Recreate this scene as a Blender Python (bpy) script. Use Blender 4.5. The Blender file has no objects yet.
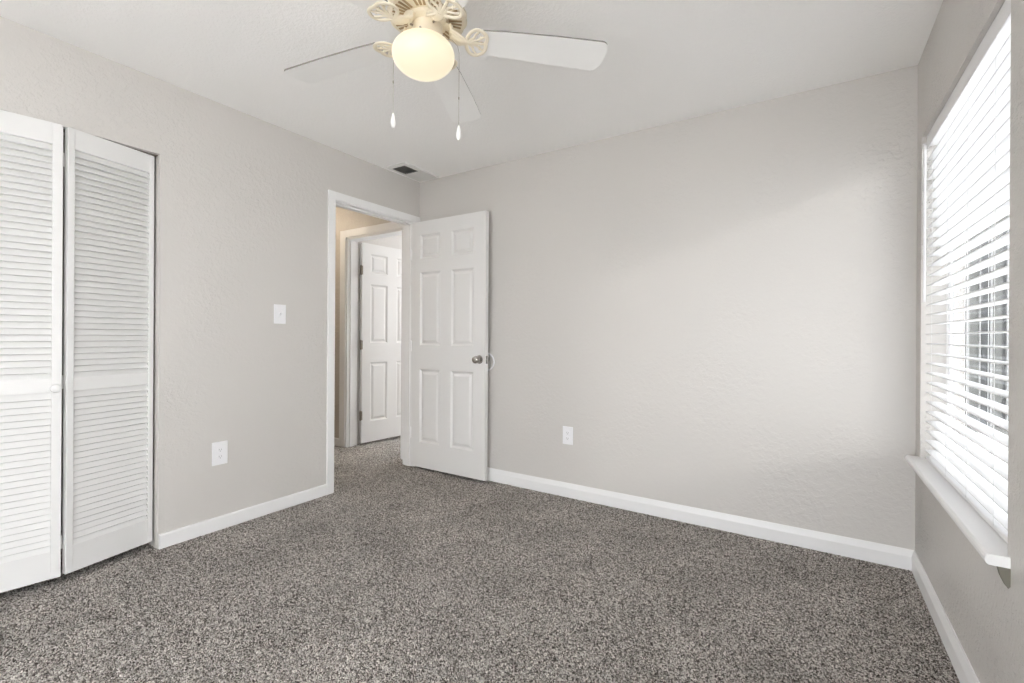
import bpy, bmesh, math, random
import numpy as np
from mathutils import Vector, Matrix

random.seed(4)
D = bpy.data
SC = bpy.context.scene
COL = SC.collection

# ------------------------------------------------------------------ dimensions (metres)
H = 2.44
XL, XR, YB, YF = -2.849, 0.4285, 2.941, -1.70      # left wall, window wall, back wall, wall behind the camera
TH = 0.12

# ------------------------------------------------------------------ camera
cam = D.cameras.new('camera')
cam.sensor_width = 36.0
cam.lens = 464.577 / 1024 * 36.0
cam.shift_y = -(341.5 - 336.009) / 1024
cam.clip_start = 0.02
cam_o = D.objects.new('camera', cam)
COL.objects.link(cam_o)
cam_o.matrix_world = (Matrix.Translation((0, 0, 1.1193)) @ Matrix.Rotation(0.5714, 4, 'Z')
                      @ Matrix.Rotation(math.pi / 2, 4, 'X') @ Matrix.Rotation(0.0061, 4, 'Z'))
SC.camera = cam_o

# ------------------------------------------------------------------ world, sun, exposure
SC.view_settings.view_transform = 'Standard'
SC.view_settings.look = 'None'
SC.view_settings.gamma = 1
SC.view_settings.use_curve_mapping = False
SC.view_settings.exposure = 0.30
SC.cycles.use_denoising = True
SC.cycles.max_bounces = 14
SC.cycles.diffuse_bounces = 10
SC.cycles.transparent_max_bounces = 16
SC.cycles.sample_clamp_indirect = 8
SC.cycles.caustics_reflective = False
SC.cycles.caustics_refractive = False

w = D.worlds.new('overcast_sky')
SC.world = w
w.use_nodes = True
nt = w.node_tree
nt.nodes.clear()
wo = nt.nodes.new('ShaderNodeOutputWorld')
bg = nt.nodes.new('ShaderNodeBackground')
bg.inputs['Color'].default_value = (0.93, 0.96, 1.0, 1)
bg.inputs['Strength'].default_value = 9.2
nt.links.new(bg.outputs[0], wo.inputs[0])

sun = D.lights.new('hazy_sun', 'SUN')
sun.energy = 2.0
sun.angle = math.radians(3.5)
sun.color = (1.0, 0.97, 0.93)
sun_o = D.objects.new('hazy_sun', sun)
COL.objects.link(sun_o)
sun_o.rotation_euler = Vector((-0.80, 0.52, -0.25)).to_track_quat('-Z', 'Y').to_euler()
sun_o.location = (4, -2, 4)

portal = D.lights.new('window_daylight', 'AREA')
portal.shape = 'RECTANGLE'
portal.size = 1.25
portal.size_y = 1.55
portal.cycles.is_portal = True
portal_o = D.objects.new('window_daylight', portal)
COL.objects.link(portal_o)
portal_o.location = (XR + 0.17, 2.265, 1.31)
portal_o.rotation_euler = Vector((-1, 0, 0)).to_track_quat('-Z', 'Z').to_euler()


portal2 = D.lights.new('added_side_opening_daylight', 'AREA')  # portal for the unseen side opening added to brighten the room
portal2.shape = 'RECTANGLE'
portal2.size = 1.3
portal2.size_y = 2.2
portal2.cycles.is_portal = True
portal2_o = D.objects.new('added_side_opening_daylight', portal2)
COL.objects.link(portal2_o)
portal2_o.location = (XR + 0.17, -1.02, 1.20)
portal2_o.rotation_euler = Vector((-1, 0, 0)).to_track_quat('-Z', 'Z').to_euler()

portal3 = D.lights.new('added_rear_opening_daylight', 'AREA')  # portal for the unseen opening added behind the camera as fill
portal3.shape = 'RECTANGLE'
portal3.size = 2.1
portal3.size_y = 1.4
portal3.cycles.is_portal = True
portal3_o = D.objects.new('added_rear_opening_daylight', portal3)
COL.objects.link(portal3_o)
portal3_o.location = (-0.85, -1.84, 0.80)
portal3_o.rotation_euler = Vector((0, 1, 0)).to_track_quat('-Z', 'Z').to_euler()


# ------------------------------------------------------------------ materials
def mat(name, color, rough=0.6, metal=0.0, spec=0.5):
    m = D.materials.new(name)
    m.use_nodes = True
    b = m.node_tree.nodes['Principled BSDF']
    b.inputs['Base Color'].default_value = (*color, 1)
    b.inputs['Roughness'].default_value = rough
    b.inputs['Metallic'].default_value = metal
    b.inputs['Specular IOR Level'].default_value = spec
    return m


def add_noise_bump(m, layers, strength=0.3, mask_scale=None):
    """layers: (scale, weight, distance). Object-space noise summed into one bump."""
    t = m.node_tree
    L = t.links.new
    b = t.nodes['Principled BSDF']
    tc = t.nodes.new('ShaderNodeTexCoord')
    prev = None
    for sc_, wt, lo, hi in layers:
        n = t.nodes.new('ShaderNodeTexNoise')
        n.inputs['Scale'].default_value = sc_
        n.inputs['Detail'].default_value = 2.5
        n.inputs['Roughness'].default_value = 0.55
        L(tc.outputs['Object'], n.inputs['Vector'])
        r = t.nodes.new('ShaderNodeMapRange')
        r.interpolation_type = 'SMOOTHSTEP'
        r.inputs['From Min'].default_value = lo
        r.inputs['From Max'].default_value = hi
        r.inputs['To Max'].default_value = wt
        L(n.outputs['Fac'], r.inputs['Value'])
        if prev is None:
            prev = r.outputs[0]
        else:
            a = t.nodes.new('ShaderNodeMath')
            a.operation = 'ADD'
            L(prev, a.inputs[0])
            L(r.outputs[0], a.inputs[1])
            prev = a.outputs[0]
    bp = t.nodes.new('ShaderNodeBump')
    bp.inputs['Strength'].default_value = strength
    bp.inputs['Distance'].default_value = 0.004
    if mask_scale:
        n = t.nodes.new('ShaderNodeTexNoise')
        n.inputs['Scale'].default_value = mask_scale
        n.inputs['Detail'].default_value = 1
        L(tc.outputs['Object'], n.inputs['Vector'])
        r = t.nodes.new('ShaderNodeMapRange')
        r.inputs['From Min'].default_value = 0.42
        r.inputs['From Max'].default_value = 0.68
        r.inputs['To Min'].default_value = strength * 0.3
        r.inputs['To Max'].default_value = strength * 1.8
        L(n.outputs['Fac'], r.inputs['Value'])
        L(r.outputs[0], bp.inputs['Strength'])
    L(prev, bp.inputs['Height'])
    L(bp.outputs[0], b.inputs['Normal'])
    return m


WALLC = (0.625, 0.603, 0.578)
M = {}
M['wall'] = add_noise_bump(mat('wall_paint', WALLC, 0.42, spec=0.35), [(38, 1.0, .45, .62), (120, .35, .35, .7)], 0.18, 1.7)
M['wall_near'] = add_noise_bump(mat('wall_paint_window_side', WALLC, 0.42, spec=0.35), [(60, 1.0, .52, .64), (170, .5, .35, .7)], 0.7, 1.9)
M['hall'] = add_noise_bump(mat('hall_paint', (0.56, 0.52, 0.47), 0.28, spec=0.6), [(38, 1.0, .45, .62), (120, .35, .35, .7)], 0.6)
M['ceiling'] = add_noise_bump(mat('ceiling_paint', (0.92, 0.912, 0.90), 0.75, spec=0.2), [(70, 1.0, .42, .66), (180, .5, .35, .7)], 0.20)
M['trim'] = mat('white_trim_paint', (0.84, 0.84, 0.84), 0.38)
M['door'] = add_noise_bump(mat('white_door_paint', (0.77, 0.765, 0.755), 0.4), [(160, .3, .35, .7)], 0.05)
M['louver'] = mat('white_louver_paint', (0.76, 0.757, 0.75), 0.45)
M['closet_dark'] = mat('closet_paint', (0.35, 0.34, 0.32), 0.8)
M['plastic'] = mat('white_plastic', (0.86, 0.86, 0.88), 0.3)
M['slot'] = mat('dark_slot', (0.05, 0.05, 0.05), 0.6)
M['grey_slot'] = mat('grey_slot', (0.32, 0.32, 0.32), 0.6)
M['nickel'] = mat('satin_nickel', (0.42, 0.40, 0.38), 0.24, metal=1.0)
M['bronze'] = mat('aged_hinge_metal', (0.20, 0.17, 0.13), 0.45, metal=0.6)
M['chain'] = mat('chain_metal', (0.42, 0.39, 0.34), 0.4, metal=0.7)
M['cream'] = mat('cream_fan_enamel', (0.83, 0.76, 0.62), 0.35)
M['cream_slot'] = mat('vent_slot_shadow', (0.42, 0.31, 0.18), 0.7)
M['blade'] = mat('white_fan_blade', (0.92, 0.915, 0.90), 0.45)
M['blade_edge'] = mat('grey_blade_edge', (0.24, 0.23, 0.21), 0.6)
M['blind'] = mat('white_blind_vinyl', (0.84, 0.84, 0.85), 0.45)
M['cord'] = mat('white_cord', (0.75, 0.75, 0.75), 0.8)
M['vinyl'] = mat('white_window_vinyl', (0.86, 0.86, 0.87), 0.35)
M['vent'] = mat('white_register_enamel', (0.74, 0.735, 0.72), 0.5)
M['vent_dark'] = mat('dark_duct', (0.16, 0.16, 0.15), 0.8)
M['vent_slat'] = mat('grey_register_slat', (0.24, 0.24, 0.225), 0.6)
M['wedge'] = mat('bare_wood_shim', (0.17, 0.16, 0.13), 0.8)
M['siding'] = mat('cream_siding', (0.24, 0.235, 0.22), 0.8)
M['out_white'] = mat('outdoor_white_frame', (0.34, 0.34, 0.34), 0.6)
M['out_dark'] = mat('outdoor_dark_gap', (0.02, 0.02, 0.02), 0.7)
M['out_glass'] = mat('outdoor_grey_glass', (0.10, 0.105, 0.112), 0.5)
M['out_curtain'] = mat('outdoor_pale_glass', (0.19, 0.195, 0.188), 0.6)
M['concrete'] = add_noise_bump(mat('patio_concrete', (0.85, 0.84, 0.82), 0.9), [(20, 1, .3, .7)], .3)

# opal lamp glass
def emit(name, color, strength, base=(0.85, 0.8, 0.7)):
    m = mat(name, base, 0.3)
    b = m.node_tree.nodes['Principled BSDF']
    b.inputs['Emission Color'].default_value = (*color, 1)
    b.inputs['Emission Strength'].default_value = strength
    return m
M['globe'] = emit('lit_opal_glass', (1.0, 0.86, 0.60), 0.62, (0.36, 0.33, 0.28))
M['hall_lamp'] = emit('lit_hall_lamp_glass', (1.0, 0.86, 0.68), 32.0)

# window glass: mostly clear with a Fresnel reflection
g = D.materials.new('window_glass')
g.use_nodes = True
t = g.node_tree
t.nodes.clear()
o_ = t.nodes.new('ShaderNodeOutputMaterial')
mx = t.nodes.new('ShaderNodeMixShader')
tr = t.nodes.new('ShaderNodeBsdfTransparent')
tr.inputs[0].default_value = (0.57, 0.573, 0.57, 1)
gl = t.nodes.new('ShaderNodeBsdfGlossy')
gl.inputs['Roughness'].default_value = 0.02
lw = t.nodes.new('ShaderNodeLayerWeight')
lw.inputs['Blend'].default_value = 0.5
pw = t.nodes.new('ShaderNodeMath')
pw.operation = 'POWER'
pw.inputs[1].default_value = 5.0
ml = t.nodes.new('ShaderNodeMath')
ml.operation = 'MULTIPLY'
ml.inputs[1].default_value = 0.5
t.links.new(lw.outputs['Facing'], pw.inputs[0])
t.links.new(pw.outputs[0], ml.inputs[0])
t.links.new(ml.outputs[0], mx.inputs[0])
t.links.new(tr.outputs[0], mx.inputs[1])
t.links.new(gl.outputs[0], mx.inputs[2])
t.links.new(mx.outputs[0], o_.inputs[0])
M['glass'] = g


def carpet_material():
    m = mat('speckled_carpet', (0.3, 0.28, 0.26), 0.95, spec=0.05)
    t = m.node_tree
    L = t.links.new
    b = t.nodes['Principled BSDF']
    tc = t.nodes.new('ShaderNodeTexCoord')
    v = t.nodes.new('ShaderNodeTexVoronoi')
    v.inputs['Scale'].default_value = 235
    v.inputs['Randomness'].default_value = 1
    L(tc.outputs['Object'], v.inputs['Vector'])
    sep = t.nodes.new('ShaderNodeSeparateColor')
    L(v.outputs['Color'], sep.inputs[0])
    n = t.nodes.new('ShaderNodeTexNoise')
    n.inputs['Scale'].default_value = 320
    n.inputs['Detail'].default_value = 2
    L(tc.outputs['Object'], n.inputs['Vector'])
    mxn = t.nodes.new('ShaderNodeMath')
    mxn.operation = 'MULTIPLY_ADD'
    mxn.inputs[1].default_value = 0.55
    L(sep.outputs[0], mxn.inputs[0])
    sc2 = t.nodes.new('ShaderNodeMath')
    sc2.operation = 'MULTIPLY'
    sc2.inputs[1].default_value = 0.45
    L(n.outputs['Fac'], sc2.inputs[0])
    L(sc2.outputs[0], mxn.inputs[2])
    cr = t.nodes.new('ShaderNodeValToRGB')
    e = cr.color_ramp.elements
    e[0].position, e[0].color = 0.22, (0.035, 0.029, 0.025, 1)
    e[1].position, e[1].color = 0.78, (0.66, 0.63, 0.60, 1)
    k = e.new(0.37); k.color = (0.15, 0.135, 0.122, 1)
    k = e.new(0.53); k.color = (0.37, 0.345, 0.322, 1)
    L(mxn.outputs[0], cr.inputs[0])
    # broad, faint footprint and wear patches
    n2 = t.nodes.new('ShaderNodeTexNoise')
    n2.inputs['Scale'].default_value = 3.2
    n2.inputs['Detail'].default_value = 4
    L(tc.outputs['Object'], n2.inputs['Vector'])
    r2 = t.nodes.new('ShaderNodeMapRange')
    r2.inputs['From Min'].default_value = 0.3
    r2.inputs['From Max'].default_value = 0.7
    r2.inputs['To Min'].default_value = 1.14
    r2.inputs['To Max'].default_value = 1.50
    L(n2.outputs['Fac'], r2.inputs['Value'])
    vm = t.nodes.new('ShaderNodeVectorMath')
    vm.operation = 'SCALE'
    L(cr.outputs[0], vm.inputs[0])
    L(r2.outputs[0], vm.inputs['Scale'])
    L(vm.outputs[0], b.inputs['Base Color'])
    bp = t.nodes.new('ShaderNodeBump')
    bp.inputs['Strength'].default_value = 0.8
    bp.inputs['Distance'].default_value = 0.006
    L(v.outputs['Distance'], bp.inputs['Height'])
    bp.invert = True
    L(bp.outputs[0], b.inputs['Normal'])
    return m


M['carpet'] = carpet_material()


# ------------------------------------------------------------------ mesh helpers
def obj(name, bm, m, parent=None, smooth=False):
    bmesh.ops.recalc_face_normals(bm, faces=bm.faces)
    me = D.meshes.new(name)
    bm.to_mesh(me)
    bm.free()
    ms = m if isinstance(m, (list, tuple)) else [m]
    for q in ms:
        me.materials.append(q)
    if smooth:
        for p in me.polygons:
            p.use_smooth = True
        try:
            me.set_sharp_from_angle(angle=math.radians(38))
        except Exception:
            pass
    o = D.objects.new(name, me)
    COL.objects.link(o)
    if parent is not None:
        o.parent = parent
    return o


def tag(o, label=None, cat=None, group=None, kind=None):
    if label: o['label'] = label
    if cat: o['category'] = cat
    if group: o['group'] = group
    if kind: o['kind'] = kind
    return o


def empty(name, loc, rz=0.0):
    o = D.objects.new(name, None)
    o.empty_display_size = 0.1
    COL.objects.link(o)
    o.location = loc
    o.rotation_euler = (0, 0, rz)
    return o


def B():
    return bmesh.new()


def box(bm, x0, x1, y0, y1, z0, z1, bev=0.0, mi=0, seg=2):
    vs = [bm.verts.new((x, y, z)) for x in (x0, x1) for y in (y0, y1) for z in (z0, z1)]
    idx = [(0, 1, 3, 2), (4, 6, 7, 5), (0, 4, 5, 1), (2, 3, 7, 6), (0, 2, 6, 4), (1, 5, 7, 3)]
    fs = [bm.faces.new([vs[i] for i in f]) for f in idx]
    for f in fs:
        f.material_index = mi
    if bev > 0:
        es = list({e for f in fs for e in f.edges})
        bmesh.ops.bevel(bm, geom=es, offset=bev, segments=seg, affect='EDGES', profile=0.5)
    return vs


def boxm(bm, mtx, x0, x1, y0, y1, z0, z1, bev=0.0, mi=0):
    n0 = set(bm.verts)
    box(bm, x0, x1, y0, y1, z0, z1, bev, mi)
    bmesh.ops.transform(bm, matrix=mtx, verts=[v for v in bm.verts if v not in n0])


def lathe(bm, prof, seg=40, cx=0, cy=0, mi=0, rfun=None, cap0=False, cap1=False):
    rings = []
    for r, z in prof:
        ring = []
        for i in range(seg):
            a = 2 * math.pi * i / seg
            rr = r * (rfun(a, r, z) if rfun else 1)
            ring.append(bm.verts.new((cx + rr * math.cos(a), cy + rr * math.sin(a), z)))
        rings.append(ring)
    for a, b in zip(rings, rings[1:]):
        for i in range(seg):
            f = bm.faces.new((a[i], a[(i + 1) % seg], b[(i + 1) % seg], b[i]))
            f.material_index = mi
    if cap0: bm.faces.new(rings[0][::-1]).material_index = mi
    if cap1: bm.faces.new(rings[-1]).material_index = mi


def tube(bm, pts, r, seg=8, mi=0, flat=1.0):
    """Tube along points; r may be a list. flat squashes the cross-section along z."""
    pts = [Vector(p) for p in pts]
    n = len(pts)
    rs = r if isinstance(r, (list, tuple)) else [r] * n
    rings = []
    up = Vector((0, 0, 1))
    for i, p in enumerate(pts):
        d = (pts[min(i + 1, n - 1)] - pts[max(i - 1, 0)]).normalized()
        u = up if abs(d.dot(up)) < 0.95 else Vector((1, 0, 0))
        s = d.cross(u).normalized()
        q = s.cross(d).normalized()
        rings.append([bm.verts.new(p + s * rs[i] * math.cos(2 * math.pi * k / seg) + q * rs[i] * flat * math.sin(2 * math.pi * k / seg)) for k in range(seg)])
    for a, b in zip(rings, rings[1:]):
        for k in range(seg):
            bm.faces.new((a[k], a[(k + 1) % seg], b[(k + 1) % seg], b[k])).material_index = mi
    bm.faces.new(rings[0][::-1]).material_index = mi
    bm.faces.new(rings[-1]).material_index = mi


def prism(bm, poly, z0, z1, mi=0, mi_side=None, f=None):
    """Extrude an xy outline from z0 to z1 (f maps a point to its final place)."""
    f = f or (lambda x, y, z: (x, y, z))
    a = [bm.verts.new(f(x, y, z0)) for x, y in poly]
    b = [bm.verts.new(f(x, y, z1)) for x, y in poly]
    bm.faces.new(a[::-1]).material_index = mi
    bm.faces.new(b).material_index = mi
    n = len(poly)
    for i in range(n):
        q = bm.faces.new((a[i], a[(i + 1) % n], b[(i + 1) % n], b[i]))
        q.material_index = mi if mi_side is None else mi_side


def extrude_profile(bm, prof, p0, p1, axis, out):
    """prof: (offset out of the wall, z) outline; runs from p0 to p1 along axis ('x' or 'y'); out: +1/-1 direction."""
    def P(u, c, z):
        return (u, c, z) if axis == 'x' else (c, u, z)
    base = out[0]
    sg = out[1]
    a = [bm.verts.new(P(p0, base + sg * o, z)) for o, z in prof]
    b = [bm.verts.new(P(p1, base + sg * o, z)) for o, z in prof]
    bm.faces.new(a)
    bm.faces.new(b[::-1])
    n = len(prof)
    for i in range(n):
        bm.faces.new((a[i], b[i], b[(i + 1) % n], a[(i + 1) % n]))


def structure(name, bm, m, label, cat, smooth=False):
    return tag(obj(name, bm, m, None, smooth), label, cat, kind='structure')


def slab_with_holes(bm, axis, c0, c1, u0, u1, z0, z1, holes):
    """Wall slab: thickness c0..c1 across, u along, with rectangular holes (ua, ub, za, zb)."""
    us = sorted({u0, u1, *[h[0] for h in holes], *[h[1] for h in holes]})
    zs = sorted({z0, z1, *[h[2] for h in holes], *[h[3] for h in holes]})
    def solid(i, j):
        if i < 0 or j < 0 or i >= len(us) - 1 or j >= len(zs) - 1:
            return False
        um, zm = (us[i] + us[i + 1]) / 2, (zs[j] + zs[j + 1]) / 2
        return not any(h[0] < um < h[1] and h[2] < zm < h[3] for h in holes)
    def V(u, c, z):
        p = (u, c, z) if axis == 'x' else (c, u, z)
        return bm.verts.new(p)
    def Q(*ps):
        bm.faces.new([V(*p) for p in ps])
    for i in range(len(us) - 1):
        for j in range(len(zs) - 1):
            if not solid(i, j):
                continue
            a, b, p, q = us[i], us[i + 1], zs[j], zs[j + 1]
            Q((a, c0, p), (b, c0, p), (b, c0, q), (a, c0, q))
            Q((a, c1, p), (a, c1, q), (b, c1, q), (b, c1, p))
            if not solid(i - 1, j): Q((a, c0, p), (a, c0, q), (a, c1, q), (a, c1, p))
            if not solid(i + 1, j): Q((b, c0, p), (b, c1, p), (b, c1, q), (b, c0, q))
            if not solid(i, j - 1): Q((a, c0, p), (a, c1, p), (b, c1, p), (b, c0, p))
            if not solid(i, j + 1): Q((a, c0, q), (b, c0, q), (b, c1, q), (a, c1, q))
    bmesh.ops.remove_doubles(bm, verts=bm.verts, dist=1e-5)


# ------------------------------------------------------------------ room shell
RX0, RX1, RXZ = -1.75, 0.05, 1.45                  # unseen opening added behind the camera for fill daylight
RY0, RY1, RZ0, RZ1 = -1.62, -0.42, 0.12, 2.30     # unseen opening added in the window wall to brighten the room
DY0, DY1, DZ = 2.099, 2.880, 2.074          # bedroom doorway in the left wall
CY0, CY1, CZ = -0.335, 1.040, 2.053         # closet opening in the left wall
WY0, WY1, WZ0, WZ1 = 1.695, 2.832, 0.545, 2.050   # window opening
HX0, HX1, HYA, HYB = -4.90, XL - TH, 1.30, 3.00    # hallway
FDX0, FDX1 = -3.894, -3.10                  # doorway of the room across the hall
FY1 = 5.4

bm = B()
slab_with_holes(bm, 'y', XL - TH, XL, YF - TH, YB + TH, 0, H, [(DY0 - .018, DY1 + .018, -1, DZ + .018), (CY0, CY1, -1, CZ)])
structure('wall_left', bm, M['wall'], 'light grey textured wall with the closet opening and the open doorway', 'wall')
bm = B()
box(bm, XL, XR, YB, YB + TH, 0, H)
structure('wall_back', bm, M['wall'], 'plain light grey textured wall behind the open bedroom door', 'wall')
bm = B()
slab_with_holes(bm, 'y', XR, XR + 0.15, YF - TH, YB + TH, 0, H, [(WY0, WY1, WZ0, WZ1), (RY0, RY1, RZ0, RZ1)])
structure('wall_right', bm, M['wall_near'], 'light grey textured wall around the window', 'wall')
bm = B()
slab_with_holes(bm, 'x', YF - TH, YF, XL, XR, 0, H, [(RX0, RX1, 0.1, RXZ)])
structure('wall_front', bm, M['wall'], 'light grey wall facing the back wall', 'wall')
bm = B()
box(bm, XL - TH, XR + 0.15, YF - TH, YB + TH, H, H + 0.1)
structure('ceiling', bm, M['ceiling'], 'white textured bedroom ceiling', 'ceiling')

# hallway, room across it, closet
bm = B()
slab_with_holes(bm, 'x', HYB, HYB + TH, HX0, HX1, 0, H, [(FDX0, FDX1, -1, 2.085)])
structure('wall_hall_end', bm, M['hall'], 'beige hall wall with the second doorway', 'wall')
bm = B()
box(bm, HX0 - TH, HX0, HYA - TH, HYB + TH, 0, H)
box(bm, HX0, HX1, HYA - TH, HYA, 0, H)
structure('wall_hall_side', bm, M['hall'], 'beige wall along the far side of the hall', 'wall')
bm = B()
box(bm, HX0 - TH, HX1, HYA - TH, FY1 + TH, H, H + 0.1)
structure('ceiling_hall', bm, M['ceiling'], 'white ceiling of the hall', 'ceiling')
bm = B()
box(bm, FDX0 - 0.22, FDX0 - 0.005, HYB + TH, FY1 + TH, 0, H)  # partition added close behind the open leaf to darken its hinge gap
slab_with_holes(bm, 'x', FY1, FY1 + TH, FDX0 - 0.1, HX1 + 0.6, 0, H, [(-3.85, -2.5, 0.8, 2.1)])
box(bm, HX1 + 0.5, HX1 + 0.6, YB + TH, FY1, 0, H)
structure('wall_far_room', bm, M['wall'], 'light wall of the room across the hall', 'wall')
bm = B()
box(bm, HX1, HX1 + 0.6, YB + TH, FY1, H, H + 0.1)
structure('ceiling_far_room', bm, M['ceiling'], 'white ceiling of the room across the hall', 'ceiling')
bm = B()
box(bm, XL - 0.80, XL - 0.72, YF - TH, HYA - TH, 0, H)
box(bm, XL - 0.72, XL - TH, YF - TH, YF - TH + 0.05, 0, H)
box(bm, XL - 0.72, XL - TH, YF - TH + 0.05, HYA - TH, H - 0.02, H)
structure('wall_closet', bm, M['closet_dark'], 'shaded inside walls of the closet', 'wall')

bm = B()
box(bm, HX0 - TH, XR + 0.15, YF - TH, FY1 + TH, -0.12, -0.010)
structure('floor_slab', bm, M['closet_dark'], 'dark slab under the carpet', 'floor')

# carpet floor: a pile surface of small tufts
def carpet(name, x0, x1, y0, y1, step, label, amp):
    nx, ny = int((x1 - x0) / step) + 1, int((y1 - y0) / step) + 1
    rng = np.random.default_rng(7)
    gx, gy = np.meshgrid(np.linspace(x0, x1, nx), np.linspace(y0, y1, ny), indexing='ij')
    jx = rng.uniform(-.35, .35, gx.shape) * step
    jy = rng.uniform(-.35, .35, gx.shape) * step
    jx[0] = jx[-1] = 0; jy[:, 0] = jy[:, -1] = 0
    z = rng.uniform(-1, 0.35, gx.shape) * amp
    co = np.stack([gx + jx, gy + jy, z], -1).reshape(-1, 3).astype(np.float32)
    i = (np.arange(nx - 1)[:, None] * ny + np.arange(ny - 1)[None]).ravel()
    quads = np.stack([i, i + ny, i + ny + 1, i + 1], 1).astype(np.int32)
    me = D.meshes.new(name)
    me.vertices.add(len(co)); me.vertices.foreach_set('co', co.ravel())
    me.loops.add(quads.size); me.loops.foreach_set('vertex_index', quads.ravel())
    me.polygons.add(len(quads))
    me.polygons.foreach_set('loop_start', np.arange(0, quads.size, 4, dtype=np.int32))
    me.update(calc_edges=True)
    me.polygons.foreach_set('use_smooth', np.ones(len(quads), dtype=bool))
    me.materials.append(M['carpet'])
    o = D.objects.new(name, me)
    COL.objects.link(o)
    return tag(o, label, 'floor', kind='structure')


carpet('floor', XL - 0.12, XR, YF, YB, 0.006, 'speckled grey and taupe carpet across the bedroom', 0.008)
carpet('floor_hall', HX0, HX1, -0.6, FY1, 0.012, 'speckled grey carpet continuing through the hall', 0.008)

# baseboards
prof = [(0, 0), (0.014, 0), (0.014, 0.064), (0.0125, 0.070), (0.007, 0.088), (0.004, 0.097), (0, 0.097)]
bm = B(); extrude_profile(bm, prof, XL, XR - 0.0, 'x', (YB, -1))
structure('baseboard_back', bm, M['trim'], 'white moulded baseboard along the back wall', 'baseboard')
bm = B(); extrude_profile(bm, prof, YF, YB, 'y', (XR, -1))
structure('baseboard_right', bm, M['trim'], 'white moulded baseboard under the window', 'baseboard')
prof2 = [(0, 0), (0.012, 0), (0.012, 0.068), (0.009, 0.074), (0, 0.076)]
bm = B(); extrude_profile(bm, prof2, CY1 + 0.003, DY0 - 0.064, 'y', (XL, 1))
structure('baseboard_left', bm, M['trim'], 'low white baseboard between closet and doorway', 'baseboard')
bm = B(); extrude_profile(bm, prof2, HX0, FDX0 - 0.085, 'x', (HYB, -1))
structure('baseboard_hall', bm, M['trim'], 'white baseboard at the end of the hall', 'baseboard')

# ------------------------------------------------------------------ door casings and jambs
def casing_bm_y(x, sg, y0, y1, z1, wd, th):
    """Casing on a wall x = const, around an opening y0..y1 to height z1."""
    bm = B()
    a, b = sorted((x, x + sg * th))
    box(bm, a, b, y0 - wd, y0, 0, z1 + wd, 0.003)
    box(bm, a, b, y1, y1 + wd, 0, z1 + wd, 0.003)
    box(bm, a, b, y0 - 0.001, y1 + 0.001, z1, z1 + wd, 0.003)
    return bm

JT = 0.018
bm = B()
box(bm, XL, XL + 0.014, DY0 - 0.064, DY0 - 0.009, 0, DZ + 0.062, 0.003)
box(bm, XL, XL + 0.014, DY1 + 0.007, YB - 0.002, 0, DZ + 0.062, 0.003)
box(bm, XL, XL + 0.0138, DY0 - 0.010, DY1 + 0.008, DZ + 0.006, DZ + 0.0618, 0.003)
structure('trim_1', bm, M['trim'], 'white casing around the bedroom doorway', 'door casing')
bm = B()
XA, XB_ = XL - TH - 0.004, XL + 0.002
box(bm, XA, XB_, DY0 - JT, DY0, 0, DZ + JT)
box(bm, XA, XB_, DY1, DY1 + JT, 0, DZ + JT)
box(bm, XA, XB_, DY0, DY1, DZ, DZ + JT)
box(bm, XL - 0.075, XL - 0.040, DY0, DY0 + 0.011, 0, DZ)
box(bm, XL - 0.075, XL - 0.040, DY1 - 0.007, DY1, 0, DZ)
box(bm, XL - 0.075, XL - 0.040, DY0 + 0.011, DY1 - 0.011, DZ - 0.011, DZ)
jamb = structure('trim_2', bm, M['trim'], 'white jamb and stop lining the bedroom doorway', 'door jamb')
bm = B()
box(bm, XL - 0.03, XL - 0.004, DY0, DY0 + 0.0015, 0.90, 0.96)
obj('strike_plate', bm, M['bronze'], jamb)

bm = B()
for (a, b, z0, z1) in ((FDX0 - 0.085, FDX0, 0, 2.085 + .075), (FDX1, FDX1 + .08, 0, 2.16), (FDX0, FDX1, 2.085, 2.16)):
    box(bm, a, b, HYB - 0.014, HYB, z0, z1, 0.003)
structure('trim_3', bm, M['trim'], 'white casing around the doorway across the hall', 'door casing')
bm = B()
box(bm, FDX0, FDX0 + JT, HYB - 0.004, HYB + TH + 0.004, 0, 2.085)
box(bm, FDX1 - JT, FDX1, HYB - 0.004, HYB + TH + 0.004, 0, 2.085)
box(bm, FDX0, FDX1, HYB - 0.004, HYB + TH + 0.004, 2.085 - JT, 2.085)
box(bm, FDX0 + JT, FDX0 + JT + 0.011, HYB + 0.03, HYB + 0.065, 0, 2.065)
structure('trim_4', bm, M['trim'], 'white jamb lining the doorway across the hall', 'door jamb')


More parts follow.
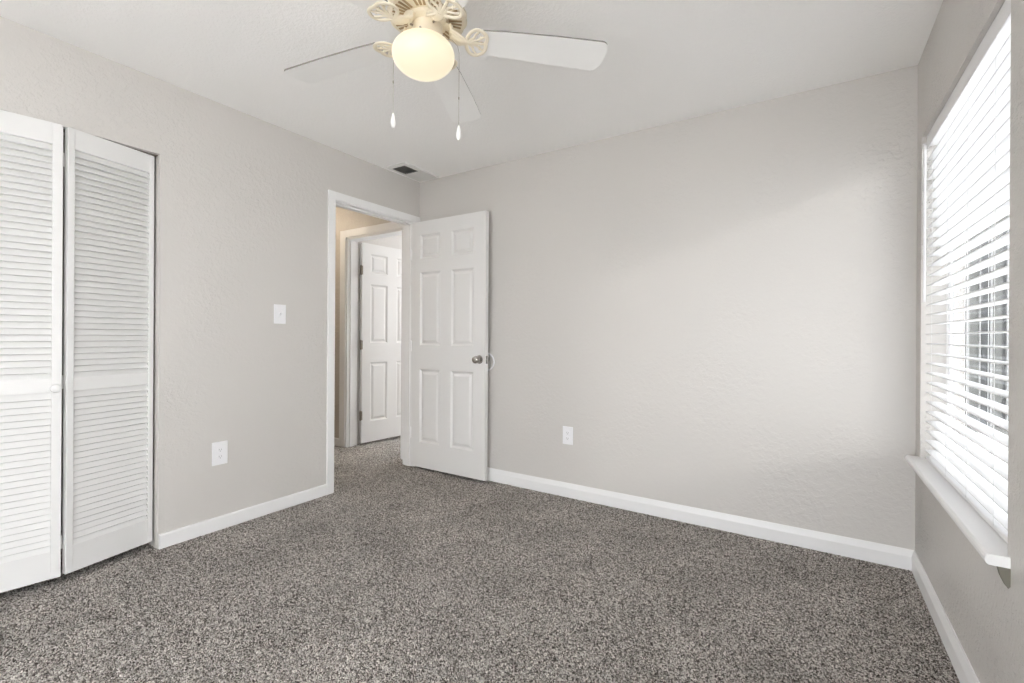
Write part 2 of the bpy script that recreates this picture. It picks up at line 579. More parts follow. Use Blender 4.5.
# ------------------------------------------------------------------ six-panel doors
def six_panel(w, z0, z1, th, xs, zs):
    """Leaf from x 0..w, y 0 (front) .. th (back); moulded panels on both faces."""
    bm = B()
    rects = [(xa, xb, za, zb) for xa, xb in xs for za, zb in zs]
    gx = sorted({0, w, *[v for p in xs for v in p]})
    gz = sorted({z0, z1, *[v for p in zs for v in p]})
    for y, sg in ((0, 1), (th, -1)):
        for i in range(len(gx) - 1):
            for j in range(len(gz) - 1):
                a, b, c, d = gx[i], gx[i + 1], gz[j], gz[j + 1]
                if (a, b, c, d) not in rects:
                    bm.faces.new([bm.verts.new(p) for p in ((a, y, c), (b, y, c), (b, y, d), (a, y, d))])
                    continue
                rings = []
                for ins, dep in ((0, 0), (0.004, 0.003), (0.014, 0.011), (0.022, 0.0115), (0.040, 0.0035), (0.044, 0.003)):
                    rings.append([bm.verts.new((x, y + sg * dep, z)) for x, z in
                                  ((a + ins, c + ins), (b - ins, c + ins), (b - ins, d - ins), (a + ins, d - ins))])
                for p, q in zip(rings, rings[1:]):
                    for k in range(4):
                        bm.faces.new((p[k], p[(k + 1) % 4], q[(k + 1) % 4], q[k]))
                bm.faces.new(rings[-1])
    for j in range(len(gz) - 1):
        for x in (0, w):
            bm.faces.new([bm.verts.new(p) for p in ((x, 0, gz[j]), (x, th, gz[j]), (x, th, gz[j + 1]), (x, 0, gz[j + 1]))])
    for i in range(len(gx) - 1):
        for z in (z0, z1):
            bm.faces.new([bm.verts.new(p) for p in ((gx[i], 0, z), (gx[i], th, z), (gx[i + 1], th, z), (gx[i + 1], 0, z))])
    bmesh.ops.remove_doubles(bm, verts=bm.verts, dist=1e-5)
    return bm


PX = [(0.093, 0.314), (0.430, 0.655)]
PZ = [(0.228, 0.838), (1.038, 1.645), (1.760, 1.957)]
LW, LT = 0.770, 0.035


def knob_bm(sg):
    """Round knob and rose, axis along y; sg -1 points to -y."""
    bm = B()
    lathe(bm, [(0.0, 0), (0.031, 0), (0.033, 0.003), (0.029, 0.008), (0.014, 0.011), (0.0105, 0.016), (0.0105, 0.030),
               (0.018, 0.036), (0.026, 0.043), (0.0285, 0.052), (0.026, 0.061), (0.017, 0.067), (0.0, 0.068)], 32)
    bmesh.ops.remove_doubles(bm, verts=bm.verts, dist=1e-5)
    bmesh.ops.rotate(bm, verts=bm.verts, matrix=Matrix.Rotation(math.pi / 2 if sg < 0 else -math.pi / 2, 3, 'X'))
    return bm


def hinge_bm(x, y, z, leafdir=0):
    bm = B()
    lathe(bm, [(0.0, z - 0.048), (0.004, z - 0.047), (0.0065, z - 0.044), (0.0065, z + 0.044), (0.004, z + 0.047), (0.0, z + 0.048)], 12, x, y)
    box(bm, x - 0.022, x + 0.001, y + 0.0, y + 0.0035, z - 0.043, z + 0.043)
    box(bm, x - 0.001, x + 0.022, y + 0.0, y + 0.0035, z - 0.043, z + 0.043)
    return bm


door1 = tag(empty('door_1', (-2.8425, 2.851, 0), 0.0), 'white six panel bedroom door standing open against the back wall', 'door', kind='structure')
leaf = obj('door_leaf', six_panel(LW, 0.020, 2.070, LT, PX, PZ), M['door'], door1)
k1 = obj('door_knob', knob_bm(-1), M['nickel'], door1, True)
k1.location = (LW - 0.054, 0, 0.938)
tag(k1, 'round satin nickel knob')
k2 = obj('door_knob', knob_bm(1), M['nickel'], door1, True)
k2.location = (LW - 0.054, LT, 0.938)
bm = B()
box(bm, LW, LW + 0.0012, 0.006, 0.029, 0.908, 0.966, 0.0004)
box(bm, LW, LW + 0.009, 0.012, 0.023, 0.927, 0.947, 0.002)
obj('latch_plate', bm, M['nickel'], door1)
for z in (0.30, 1.03, 1.80):
    bm = B()
    lathe(bm, [(0.0, z - 0.046), (0.006, z - 0.044), (0.006, z + 0.044), (0.0, z + 0.046)], 12, -0.006, -0.004)
    box(bm, -0.0025, 0.0, 0.002, 0.03, z - 0.043, z + 0.043)
    tag(obj('hinge', bm, M['trim'], door1, True), 'hinge painted over in white')

# the door of the room across the hall
fdoor = tag(empty('door_2', (FDX0 + 0.056, HYB + TH + 0.028, 0), math.radians(90 - 6)), 'white six panel door opened inside the room across the hall', 'door', kind='structure')
# local x runs along the leaf, y towards -x in the world: flip so the seen face is the front
obj('door_leaf', six_panel(0.74, 0.018, 2.062, LT, [(0.10, 0.31), (0.43, 0.64)], PZ), M['door'], fdoor)
for z in (0.30, 1.02, 1.78):
    bm = B()
    lathe(bm, [(0.0, z - 0.05), (0.005, z - 0.049), (0.009, z - 0.045), (0.009, z + 0.045), (0.005, z + 0.049), (0.0, z + 0.05)], 12, -0.014, -0.004)
    box(bm, -0.014, 0.004, -0.008, -0.002, z - 0.045, z + 0.045)
    box(bm, -0.026, -0.012, -0.010, -0.004, z - 0.045, z + 0.045)
    tag(obj('hinge', bm, M['bronze'], fdoor, True), 'bronze butt hinge')
kk = obj('door_knob', knob_bm(-1), M['nickel'], fdoor, True)
kk.location = (0.675, 0, 0.938)

# ------------------------------------------------------------------ wall bumper behind the door
bm = B()
lathe(bm, [(0.0, 0.0), (0.066, 0.0), (0.070, 0.004), (0.068, 0.010), (0.062, 0.011), (0.058, 0.006), (0.050, 0.003), (0.0, 0.003)], 48)
bmesh.ops.remove_doubles(bm, verts=bm.verts, dist=1e-5)
for f in bm.faces:
    if max(v.co.xy.length for v in f.verts) < 0.0585:
        f.material_index = 1
bmesh.ops.rotate(bm, verts=bm.verts, matrix=Matrix.Rotation(math.pi / 2, 3, 'X'))
o = obj('wall_bumper', bm, [M['plastic'], M['wall']], None, True)
o.location = (-2.116, YB, 0.918)
tag(o, 'round white rimmed bumper disc on the back wall behind the bedroom door knob', 'door stop')

# ------------------------------------------------------------------ closet bifold doors
def louver_panel(W, z0, z1, swl, swr, flip=False):
    """x 0..W, y 0 front .. T back."""
    T = 0.028
    rails = [(z0, 0.157), (0.858, 0.918), (1.955, z1)]
    bm = B()
    box(bm, 0, swl, 0, T, z0, z1, 0.0015, seg=1)
    box(bm, W - swr, W, 0, T, z0, z1, 0.0015, seg=1)
    for a, b in rails:
        box(bm, swl, W - swr, 0.0015, T - 0.0015, a, b)
    return bm


def louver_slats(W, swl, swr, za, zb):
    bm = B()
    n = round((zb - za) / 0.0284)
    p = (zb - za) / n
    ang = math.radians(38)
    for i in range(n):
        zc = za + (i + 0.5) * p
        ca, sa = math.cos(ang), math.sin(ang)
        # slat leans: lower edge to the front
        L_, t_ = 0.0195, 0.003
        pts = []
        for u, v in ((-L_, -t_), (-L_, t_), (L_, t_), (L_, -t_)):
            y = 0.0145 + u * math.sin(math.radians(32)) + v * math.cos(math.radians(32))
            z = zc + u * math.cos(math.radians(32)) - v * math.sin(math.radians(32))
            pts.append((y, z))
        a = [bm.verts.new((swl, y, z)) for y, z in pts]
        b = [bm.verts.new((W - swr, y, z)) for y, z in pts]
        bm.faces.new(a); bm.faces.new(b[::-1])
        for k in range(4):
            bm.faces.new((a[k], b[k], b[(k + 1) % 4], a[(k + 1) % 4]))
    return bm


PW = 0.348
fold = Vector((-2.807, 0.674))
piv = Vector((-2.889, 1.030))


def make_panel(parent, name, a, b, swl, swr, z0=0.036, z1=2.047):
    """Panel whose front face runs from point a to point b (left to right as seen from the room)."""
    d = (b - a)
    W = d.length
    o = obj(name, louver_panel(W, z0, z1, swl, swr), M['louver'], parent)
    o.location = (a.x - parent.location.x, a.y - parent.location.y, 0)
    o.rotation_euler = (0, 0, math.atan2(d.y, d.x))
    obj('louvers', louver_slats(W, swl, swr, 0.157, 0.858), M['louver'], o)
    obj('louvers', louver_slats(W, swl, swr, 0.918, 1.955), M['louver'], o)
    return o


bif = tag(empty('closet_door', (piv.x, piv.y, 0)), 'white louvered bifold closet door folded slightly outward beside the outlet', 'closet door')
# front side must face the room (+x): local y points to -x world when the run is +y, so front (y=0) faces the room
make_panel(bif, 'pivot_panel', fold, piv, 0.026, 0.024)
lead_end = Vector((-2.861, 0.311))
lp_b = Vector((-2.8045, 0.657))
lead = make_panel(bif, 'lead_panel', lead_end, lp_b, 0.03, 0.034)
bm = B()
lathe(bm, [(0.0, 0), (0.011, 0), (0.009, 0.008), (0.010, 0.012), (0.0165, 0.019), (0.019, 0.026), (0.0165, 0.033), (0.008, 0.0365), (0.0, 0.037)], 28)
bmesh.ops.remove_doubles(bm, verts=bm.verts, dist=1e-5)
bmesh.ops.rotate(bm, verts=bm.verts, matrix=Matrix.Rotation(math.pi / 2, 3, 'X'))
kn = obj('knob', bm, M['louver'], lead, True)
kn.location = (PW - 0.019, 0, 0.877)
for z in (0.18, 0.90, 1.90):
    bm = B()
    lathe(bm, [(0, z - .03), (0.004, z - .03), (0.004, z + .03), (0, z + .03)], 10, 0.0, 0.0)
    hg = obj('hinge', bm, M['trim'], bif, True)
    hg.location = (fold.x - 0.024 - piv.x, fold.y - 0.010 - piv.y, 0)
# second pair, outside the frame to the camera's left
bif2 = tag(empty('closet_door', (-2.884, -0.325, 0)), 'white louvered bifold closet door at the end of the closet away from the doorway', 'closet door')
make_panel(bif2, 'pivot_panel', Vector((-2.884, -0.325)), Vector((-2.860, 0.0)), 0.028, 0.028)
make_panel(bif2, 'lead_panel', Vector((-2.858, 0.004)), Vector((-2.866, 0.298)), 0.028, 0.028)
bm = B()
box(bm, XL - 0.062, XL - 0.028, CY0, CY1, CZ - 0.003, CZ)
structure('trim_5', bm, M['bronze'], 'metal track in the head of the closet opening', 'closet track')

# ------------------------------------------------------------------ outlets and switch
def plate(name, w, h, label, cat, kind):
    r = tag(empty(name, (0, 0, 0)), label, cat)
    bm = B()
    box(bm, -w / 2, w / 2, -0.006, 0, -h / 2, h / 2, 0.0022)
    obj('cover_plate', bm, M['plastic'], r)
    if kind == 'outlet':
        for s in (-1, 1):
            bm = B()
            pts = []
            for i in range(28):
                a = 2 * math.pi * i / 28
                pts.append((0.0165 * math.cos(a), max(-0.0135, min(0.0135, 0.0170 * math.sin(a)))))
            prism(bm, pts, -0.0085, -0.005, f=lambda x, y, z: (x, z, y + s * 0.0195))
            rc = obj('receptacle', bm, M['plastic'], r)
            bm = B()
            for dx, hh in ((-0.0062, 0.0045), (0.0062, 0.0038)):
                box(bm, dx - 0.0012, dx + 0.0012, -0.0088, -0.0084, s * 0.0195 + 0.002 - hh, s * 0.0195 + 0.002 + hh)
            pts = [(0.0026 * math.cos(2 * math.pi * i / 12), 0.0026 * math.sin(2 * math.pi * i / 12)) for i in range(12)]
            prism(bm, pts, -0.0088, -0.0084, f=lambda x, y, z: (x, z, y + s * 0.0195 - 0.0075))
            obj('socket_slots', bm, M['grey_slot'], rc)
        bm = B()
        lathe(bm, [(0, .0), (0.0028, 0), (0.0028, .001), (0, .0015)], 12)
        bmesh.ops.rotate(bm, verts=bm.verts, matrix=Matrix.Rotation(math.pi / 2, 3, 'X'))
        s_ = obj('screw', bm, M['plastic'], r)
        s_.location = (0, -0.006, 0)
    else:
        bm = B()
        box(bm, -0.006, 0.006, -0.0075, -0.005, -0.013, 0.013, 0.0008)
        boxm(bm, Matrix.Translation((0, -0.006, 0)) @ Matrix.Rotation(math.radians(-28), 4, 'X'), -0.0042, 0.0042, -0.016, 0.0, -0.004, 0.005, 0.001)
        obj('toggle', bm, M['plastic'], r)
        for z in (-0.03, 0.03):
            bm = B()
            lathe(bm, [(0, .0), (0.0028, 0), (0.0028, .001), (0, .0015)], 12)
            bmesh.ops.rotate(bm, verts=bm.verts, matrix=Matrix.Rotation(math.pi / 2, 3, 'X'))
            s_ = obj('screw', bm, M['plastic'], r)
            s_.location = (0, -0.006, z)
    return r


o = plate('wall_outlet', 0.084, 0.132, 'white duplex outlet low on the left wall beside the closet', 'outlet', 'outlet')
o.location = (XL, 1.337, 0.438); o.rotation_euler = (0, 0, math.radians(90))
o = plate('light_switch', 0.078, 0.122, 'white toggle light switch at shoulder height left of the doorway', 'light switch', 'switch')
o.location = (XL, 1.690, 1.250); o.rotation_euler = (0, 0, math.radians(90))
o = plate('wall_outlet', 0.078, 0.124, 'white duplex outlet low on the back wall right of the open door', 'outlet', 'outlet')
o.location = (-1.421, YB, 0.428)

# ------------------------------------------------------------------ ceiling register
reg = tag(empty('ceiling_vent', (-2.710, 2.725, H)), 'white ceiling register with a dark grille by the corner above the doorway', 'vent')
bm = B()
for a, b, c, d in ((-0.105, 0.105, -0.195, -0.155), (-0.105, 0.105, 0.165, 0.19), (-0.105, -0.082, -0.155, 0.165), (0.060, 0.105, -0.155, 0.165), (-0.082, 0.060, -0.005, 0.165)):
    box(bm, a, b, c, d, -0.007, 0)
box(bm, 0.088, 0.108, -0.198, 0.192, -0.012, 0, 0.002)
obj('frame', bm, M['vent'], reg)
bm = B()
box(bm, -0.082, 0.060, -0.155, -0.005, -0.0015, 0.0)
obj('duct_opening', bm, M['vent_dark'], reg)
for i in range(9):
    x = -0.074 + i * 0.0158
    bm = B()
    boxm(bm, Matrix.Translation((x, 0, -0.005)) @ Matrix.Rotation(math.radians(40), 4, 'Y'), -0.005, 0.005, -0.155, -0.005, -0.0006, 0.0006)
    obj('slat', bm, M['vent_slat'], reg)

# ------------------------------------------------------------------ ceiling fan
FX, FYC = -1.154, 1.225
fan = tag(empty('ceiling_fan', (FX, FYC, H)), 'white five blade ceiling fan with cream housing and a lit globe', 'ceiling fan')
zr = lambda z: z - H                                        # absolute height -> local
ZB = 2.190
bm = B()
lathe(bm, [(0.0, zr(2.44)), (0.088, zr(2.44)), (0.090, zr(2.425)), (0.082, zr(2.39)), (0.060, zr(2.365)), (0.052, zr(2.35)), (0.0, zr(2.35))], 40)
obj('canopy', bm, M['cream'], fan, True)
bm = B()
sc = lambda a, r, z: 1 + (0.03 * abs(math.cos(a * 7.5)) if r > 0.11 else 0)
lathe(bm, [(0.0, zr(2.365)), (0.055, zr(2.365)), (0.100, zr(2.358)), (0.122, zr(2.340)), (0.128, zr(2.305)), (0.128, zr(2.275)), (0.138, zr(2.258)),
           (0.138, zr(2.250)), (0.130, zr(2.243)), (0.064, zr(2.243)), (0.0, zr(2.243))], 120, rfun=sc)
motor = obj('motor_housing', bm, M['cream'], fan, True)
bm = B()
for i in range(40):
    a = 2 * math.pi * i / 40
    if i % 8 == 7:
        continue
    boxm(bm, Matrix.Rotation(a, 4, 'Z') @ Matrix.Translation((0, 0, zr(2.243))), 0.076, 0.122, -0.0042, 0.0042, -0.0012, 0.001)
tag(obj('vent_slots', bm, M['cream_slot'], motor), 'dark radial cooling slots')
bm = B()
lathe(bm, [(0.0, zr(2.245)), (0.068, zr(2.245)), (0.072, zr(2.238)), (0.070, zr(2.228)), (0.052, zr(2.220)), (0.0, zr(2.220))], 40)
obj('flywheel', bm, M['cream'], fan, True)
bm = B()
lathe(bm, [(0.0, zr(2.225)), (0.048, zr(2.225)), (0.054, zr(2.218)), (0.054, zr(2.192)), (0.058, zr(2.186)), (0.058, zr(2.170)), (0.040, zr(2.166)), (0.0, zr(2.166))], 40)
sw = obj('switch_housing', bm, M['cream'], fan, True)
for a in (-70, -25, 20, 110, 200, 245):
    bm = B()
    m_ = Matrix.Rotation(math.radians(a), 4, 'Z') @ Matrix.Translation((0.053, 0, zr(2.205 if a in (-25, 245) else 2.178))) @ Matrix.Rotation(math.pi / 2, 4, 'Y')
    lathe(bm, [(0.0, 0), (0.0035, 0), (0.0035, 0.010), (0.0, 0.012)], 10)
    bmesh.ops.transform(bm, matrix=m_, verts=bm.verts)
    tag(obj('thumb_screw', bm, M['chain'], sw, True), 'small dark set screw')
# globe
GZ, GR = 2.118, 0.110
bm = B()
prof = []
for i in range(0, 29):
    t_ = -math.pi / 2 + (math.pi - 0.50) * i / 28
    rr = GR * math.cos(t_)
    zz = math.sin(t_) * GR * (0.66 if t_ < 0 else 0.60)
    prof.append((max(rr, 0.0001 if i else 0.0), zr(GZ) + zz))
prof.append((0.048, zr(GZ) + 0.062))
lathe(bm, prof, 56, -0.012, -0.006)
bmesh.ops.remove_doubles(bm, verts=bm.verts, dist=1e-5)
tag(obj('globe', bm, M['globe'], fan, True), 'glowing warm opal glass globe')

# blades with their scrolled brackets
PITCH = math.radians(-8.5)
RIN, ROUT = 0.175, 0.666


def blade_outline():
    pts = []
    w0, w1 = 0.052, 0.073
    # right side from root to tip then back
    pts.append((RIN + 0.02, -w0)); pts.append((RIN + 0.10, -0.060)); pts.append((RIN + 0.28, -0.069)); pts.append((ROUT - 0.035, -w1))
    for i in range(1, 6):
        a = i / 6 * math.pi / 2
        pts.append((ROUT - 0.035 + 0.028 * math.sin(a), -w1 + 0.026 * (1 - math.cos(a))))
    pts.append((ROUT - 0.001, -0.035)); pts.append((ROUT, 0.0)); pts.append((ROUT - 0.001, 0.035))
    for i in range(5, 0, -1):
        a = i / 6 * math.pi / 2
        pts.append((ROUT - 0.035 + 0.028 * math.sin(a), w1 - 0.026 * (1 - math.cos(a))))
    pts.append((ROUT - 0.035, w1)); pts.append((RIN + 0.28, 0.069)); pts.append((RIN + 0.10, 0.060)); pts.append((RIN + 0.02, w0))
    pts.append((RIN + 0.004, 0.036)); pts.append((RIN, 0.0)); pts.append((RIN + 0.004, -0.036))
    return pts


def make_blade(parent, ang):
    rot = Matrix.Rotation(ang, 4, 'Z')
    til = Matrix.Rotation(PITCH, 4, 'X')
    bm = B()
    prism(bm, blade_outline(), -0.003, 0.003, 0, 1)
    bmesh.ops.transform(bm, matrix=rot @ Matrix.Translation((0, 0, zr(ZB))) @ til, verts=bm.verts)
    bl = obj('blade', bm, [M['blade'], M['blade_edge']], parent)
    # bracket: arm plus a pierced shell with ribs under the blade root
    bm = B()
    zl = -0.0085
    c0 = RIN - 0.012
    cx = c0 + 0.012
    outline = []
    for i in range(41):
        t_ = 2 * math.pi * i / 40
        ct, st = math.cos(t_), math.sin(t_)
        if ct > 0:                                      # scalloped edge towards the blade
            outline.append((cx + 0.034 * ct + 0.007 * abs(math.sin(2.0 * t_ * 1.0)) * ct, 0.060 * st, zl))
        else:                                           # rounded edge towards the motor
            outline.append((cx + 0.036 * ct, 0.060 * st, zl))
    tube(bm, outline, 0.0068, 10, flat=0.6)
    for s in (-1, 1):                                   # inner scrolls
        tube(bm, [(cx - 0.030, s * 0.004, zl), (cx - 0.012, s * 0.020, zl), (cx - 0.006, s * 0.038, zl), (cx + 0.004, s * 0.052, zl)], [0.006, 0.005, 0.005, 0.004], 8, flat=0.6)
        tube(bm, [(cx - 0.028, s * 0.004, zl), (cx + 0.002, s * 0.012, zl), (cx + 0.020, s * 0.028, zl), (cx + 0.030, s * 0.034, zl)], [0.006, 0.005, 0.0045, 0.004], 8, flat=0.6)
    tube(bm, [(cx - 0.034, 0, zl), (cx, 0, zl - 0.001), (cx + 0.034, 0, zl)], [0.008, 0.006, 0.005], 8, flat=0.6)
    for sx, sy in ((0.030, 0.0), (0.026, -0.024), (0.026, 0.024)):
        n0 = set(bm.verts)
        lathe(bm, [(0, zl - 0.0045), (0.004, zl - 0.004), (0.005, zl), (0.005, zl + 0.005)], 10, c0 + sx, sy)
    bmesh.ops.transform(bm, matrix=til, verts=bm.verts)
    tube(bm, [(c0 - 0.022, 0, -0.008), (c0 - 0.045, 0, -0.010), (c0 - 0.075, 0, 0.004), (0.085, 0, 0.034), (0.060, 0, 0.040)],
         [0.017, 0.015, 0.016, 0.018, 0.020], 12, flat=0.42)
    # side scrolls of the arm
    for s in (-1, 1):
        tube(bm, [(c0 - 0.028, s * 0.010, -0.009), (c0 - 0.050, s * 0.022, -0.004), (c0 - 0.078, s * 0.024, 0.010), (0.080, s * 0.020, 0.034)], [0.007, 0.009, 0.009, 0.007], 8, flat=0.6)
    bmesh.ops.transform(bm, matrix=rot @ Matrix.Translation((0, 0, zr(ZB))), verts=bm.verts)
    tag(obj('blade_bracket', bm, M['cream'], bl, True), 'cream scrolled shell bracket')
    return bl


for k in range(5):
    make_blade(fan, math.radians(43.6 + 72 * k))

# pull chains draped over the globe
def chain(ax, ay, zconn, zend):
    n = math.hypot(ax, ay)
    ux, uy = ax / n, ay / n
    bm = B()
    path = [(ux * 0.054, uy * 0.054, zr(2.178)), (ux * 0.088, uy * 0.088, zr(2.172)), (ux * (n - .006), uy * (n - .006), zr(2.150)), (ax, ay, zr(2.125)), (ax, ay, zr(zend))]
    tube(bm, path, 0.0009, 6)
    c = obj('pull_chain', bm, M['chain'], fan, True)
    bm = B()
    lathe(bm, [(0, zr(zconn) - .006), (0.0024, zr(zconn) - .004), (0.0024, zr(zconn) + .004), (0, zr(zconn) + .006)], 8, ax, ay)
    obj('chain_connector', bm, M['chain'], c, True)
    bm = B()
    z = zr(zend)
    lathe(bm, [(0, z + 0.003), (0.003, z), (0.0055, z - 0.010), (0.0082, z - 0.026), (0.0086, z - 0.036), (0.0062, z - 0.046), (0.003, z - 0.050), (0, z - 0.050)], 16, ax, ay)
    obj('pendant', bm, M['blade'], c, True)


chain(-0.120 * .843, -0.120 * .539, 2.022, 1.908)
chain(0.114 * .843, 0.114 * .539, 1.965, 1.865)

# ------------------------------------------------------------------ window
win = tag(empty('window_1', (XR + 0.10, 2.28, WZ0)), 'white framed bedroom window behind the blind', 'window', kind='structure')
wx, wy, wz = win.location
def wbox(bm, x0, x1, y0, y1, z0, z1, bev=0.0):
    box(bm, x0 - wx, x1 - wx, y0 - wy, y1 - wy, z0 - wz, z1 - wz, bev)
FXA, FXB = XR + 0.092, XR + 0.114
bm = B()
f_ = 0.022
wbox(bm, FXA, FXB, WY0, WY0 + f_, WZ0, WZ1); wbox(bm, FXA, FXB, WY1 - f_, WY1, WZ0, WZ1)
wbox(bm, FXA, FXB, WY0 + f_, WY1 - f_, WZ0, WZ0 + f_); wbox(bm, FXA, FXB, WY0 + f_, WY1 - f_, WZ1 - f_, WZ1)
obj('window_frame', bm, M['vinyl'], win)
bm = B()
s_ = 0.016
x0, x1 = FXA + 0.003, FXA + 0.018
ya, yb, za, zb = WY0 + f_, WY1 - f_, WZ0 + f_, WZ1 - f_
wbox(bm, x0, x1, ya, ya + s_, za, zb); wbox(bm, x0, x1, yb - s_, yb, za, zb)
wbox(bm, x0, x1, ya + s_, yb - s_, za, za + s_); wbox(bm, x0, x1, ya + s_, yb - s_, zb - s_, zb)
sa = obj('sash', bm, M['vinyl'], win)
bm = B()
wbox(bm, x0 + 0.006, x0 + 0.009, ya + s_, yb - s_, za + s_, zb - s_)
obj('pane', bm, M['glass'], sa)
# stool
bm = B()
prof = [(-0.15, 0.028), (-0.15, 0.0), (0.040, 0.0), (0.045, 0.004), (0.0475, 0.010), (0.0475, 0.018), (0.045, 0.024), (0.040, 0.028)]
SZ = 0.538
a = [bm.verts.new((XR - 0.0001 - o, 1.672, SZ + z)) for o, z in [(0.0, 0.028), (0, 0)] + prof[2:]]
b = [bm.verts.new((XR - 0.0001 - o, 2.868, SZ + z)) for o, z in [(0.0, 0.028), (0, 0)] + prof[2:]]
bm.faces.new(a); bm.faces.new(b[::-1])
for i in range(len(a)):
    bm.faces.new((a[i], b[i], b[(i + 1) % len(a)], a[(i + 1) % len(a)]))
box(bm, XR - 0.001, FXA, WY0 + 0.0005, WY1 - 0.0005, SZ + 0.004, SZ + 0.028)
bmesh.ops.translate(bm, verts=bm.verts, vec=(-wx, -wy, -wz))
sill = obj('window_sill', bm, M['trim'], win)
tag(sill, 'white painted projecting window sill')
bm = B()
pts = [(0.0, 0.0), (0.024, 0.0), (0.019, -0.022), (0.010, -0.044), (0.004, -0.052), (0.0, -0.046)]
prism(bm, pts, 1.672, 1.684, f=lambda x, y, z: (XR - x - wx, z - wy, SZ + y - wz))
tag(obj('shim', bm, M['wedge'], sill), 'dark broken wood wedge under the sill end')

# ------------------------------------------------------------------ blind
BX0, BX1 = XR + 0.017, XR + 0.067
BY0, BY1 = WY0 + 0.012, WY1 - 0.012
blind = tag(empty('window_blind', ((BX0 + BX1) / 2, 2.28, WZ1)), 'white horizontal two inch slat blind hanging open in the window', 'window blind')
bx, by, bz = blind.location
bm = B()
box(bm, BX0 + 0.006 - bx, BX1 - bx, BY0 - by, BY1 - by, -0.050, 0.0)
obj('headrail', bm, M['blind'], blind)
bm = B()
box(bm, BX0 - 0.002 - bx, BX0 + 0.004 - bx, BY0 - 0.004 - by, BY1 + 0.004 - by, -0.062, -0.002, 0.0015)
obj('valance', bm, M['blind'], blind)
PIT = 0.0442
ztop, zbot = WZ1 - 0.082, SZ + 0.060
n = int((ztop - zbot) / PIT) + 1
slat_zs = [1.139 + PIT * k for k in range(-40, 41) if zbot < 1.139 + PIT * k < ztop + 0.01]
def slat_bm():
    bm = B()
    K = 6
    rows = []
    for i in range(K + 1):
        u = -0.025 + 0.05 * i / K
        z = 0.0022 * (1 - (u / 0.025) ** 2)
        rows.append((u, z))
    outl = [(u, z + 0.0014) for u, z in rows] + [(u, z - 0.0014) for u, z in rows[::-1]]
    a = [bm.verts.new((u, BY0 - by, z)) for u, z in outl]
    b = [bm.verts.new((u, BY1 - by, z)) for u, z in outl]
    bm.faces.new(a); bm.faces.new(b[::-1])
    for i in range(len(a)):
        bm.faces.new((a[i], b[i], b[(i + 1) % len(a)], a[(i + 1) % len(a)]))
    return bm
s0 = None
for z in slat_zs:
    if s0 is None:
        s0 = obj('slat', slat_bm(), M['blind'], blind, True)
        s = s0
    else:
        s = s0.copy()
        COL.objects.link(s)
        s.parent = blind
    s.location = (0, 0, z - bz)
    s.rotation_euler = (0, math.radians(random.uniform(-0.6, 0.6)), 0)
bm = B()
box(bm, -0.024, 0.024, BY0 - by, BY1 - by, SZ + 0.030 - bz, SZ + 0.047 - bz, 0.004)
obj('bottom_rail', bm, M['blind'], blind)
for yc in (1.875, 2.155, 2.435, 2.70):
    for x in (BX0 - 0.001, BX1 + 0.001):
        bm = B()
        tube(bm, [(x - bx, yc - by, -0.05), (x - bx, yc - by, SZ + 0.045 - bz)], 0.0008, 6)
        obj('ladder_cord', bm, M['cord'], blind)
bm = B()
tube(bm, [(BX0 - 0.010 - bx, 2.805 - by, -0.045), (BX0 - 0.010 - bx, 2.805 - by, 1.285 - bz)], 0.0055, 6)
lathe(bm, [(0, -0.045), (0.008, -0.043), (0.008, -0.038), (0, -0.036)], 10, BX0 - 0.010 - bx, 2.805 - by)
obj('tilt_wand', bm, M['blind'], blind)

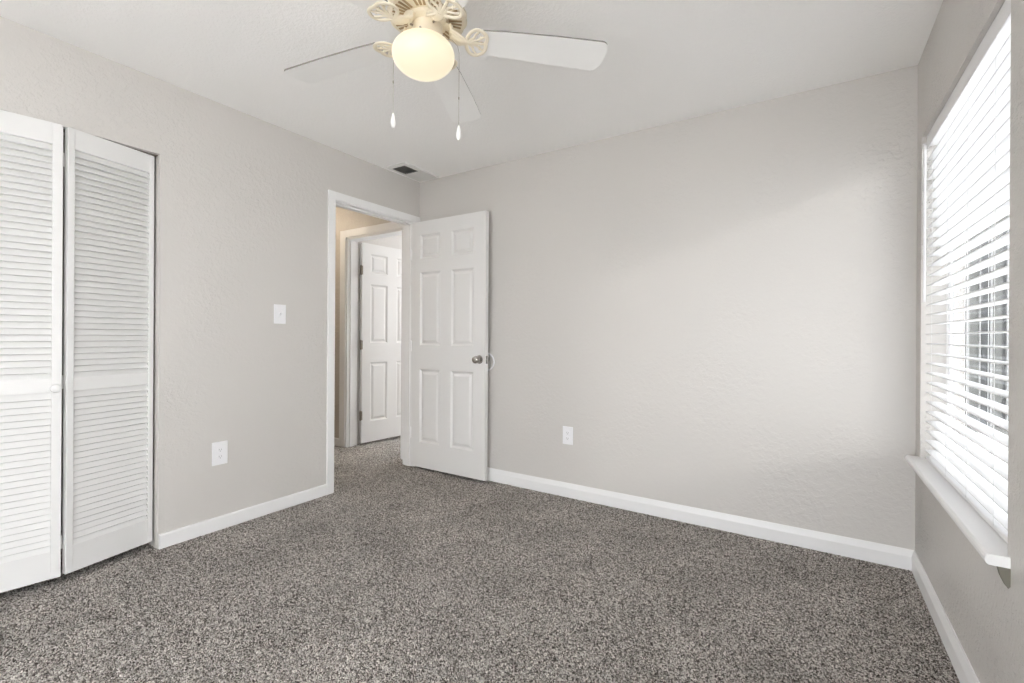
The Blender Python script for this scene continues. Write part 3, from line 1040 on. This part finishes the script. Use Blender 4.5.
# ------------------------------------------------------------------ unseen walls added to keep sun out of the added openings
bm = B()
box(bm, XR + 0.15, 4.6, YF - 0.4, YF - TH - 0.01, -0.05, 3.4)
box(bm, XR + 0.0, XR + 0.15, -7.0, YF - TH - 0.01, -0.05, 3.4)
structure('wall_sun_block', bm, M['ceiling'], 'pale unseen wall added outside to block the sun', 'wall')

# ------------------------------------------------------------------ outdoors: a neighbouring wing with glazed doors
bm = B()
box(bm, XR + 0.15, 14, -12, 12, -0.15, -0.05)
box(bm, -14, XR + 0.15, -12, YF - TH, -0.15, -0.05)
structure('ground', bm, M['concrete'], 'pale concrete patio outside the window', 'ground')
wing = tag(empty('neighbor_building', (3.0, 8.0, -0.05)), 'pale building with white framed glazing glimpsed between the blind slats', 'building')
YW = 8.0
bm = B()
box(bm, -2.4, 5.5, 0.05, 2.5, 0, 3.6)
obj('wall', bm, M['siding'], wing)
def strips(name, m, spans, y0, label=None):
    bm = B()
    for a, b in spans:
        box(bm, a - 3, b - 3, y0, 0.05, 0.1, 3.0)
    o = obj(name, bm, m, wing)
    if label: o['label'] = label
strips('glazing_frame', M['out_white'], [(1.547, 1.554), (1.632, 1.660), (1.752, 1.764), (1.848, 1.868), (1.992, 2.03), (2.40, 2.44), (2.9, 2.96)], -0.06, 'white door and window frames')
strips('shadow_gap', M['out_dark'], [(1.500, 1.510), (1.556, 1.569), (1.765, 1.779)], -0.03)
strips('glass', M['out_glass'], [(1.512, 1.545), (1.575, 1.632), (1.782, 1.848), (1.968, 1.990), (2.05, 2.38), (2.46, 2.88)], -0.005)
strips('curtained_glass', M['out_curtain'], [(1.660, 1.752), (1.868, 1.966)], -0.004)

# ------------------------------------------------------------------ hall lamp (above the door head, out of the camera's view)
hl = tag(empty('hall_lamp', (-4.42, 2.48, H)), 'flush warm dome lamp on the hall ceiling', 'ceiling lamp')
bm = B()
lathe(bm, [(0, 0), (0.10, 0), (0.10, -0.012), (0, -0.012)], 32)
obj('lamp_base', bm, M['cream'], hl)
bm = B()
lathe(bm, [(0.105, -0.012), (0.110, -0.040), (0.098, -0.075), (0.070, -0.100), (0.03, -0.113), (0.0, -0.115)], 32)
obj('lamp_glass', bm, M['hall_lamp'], hl, True)
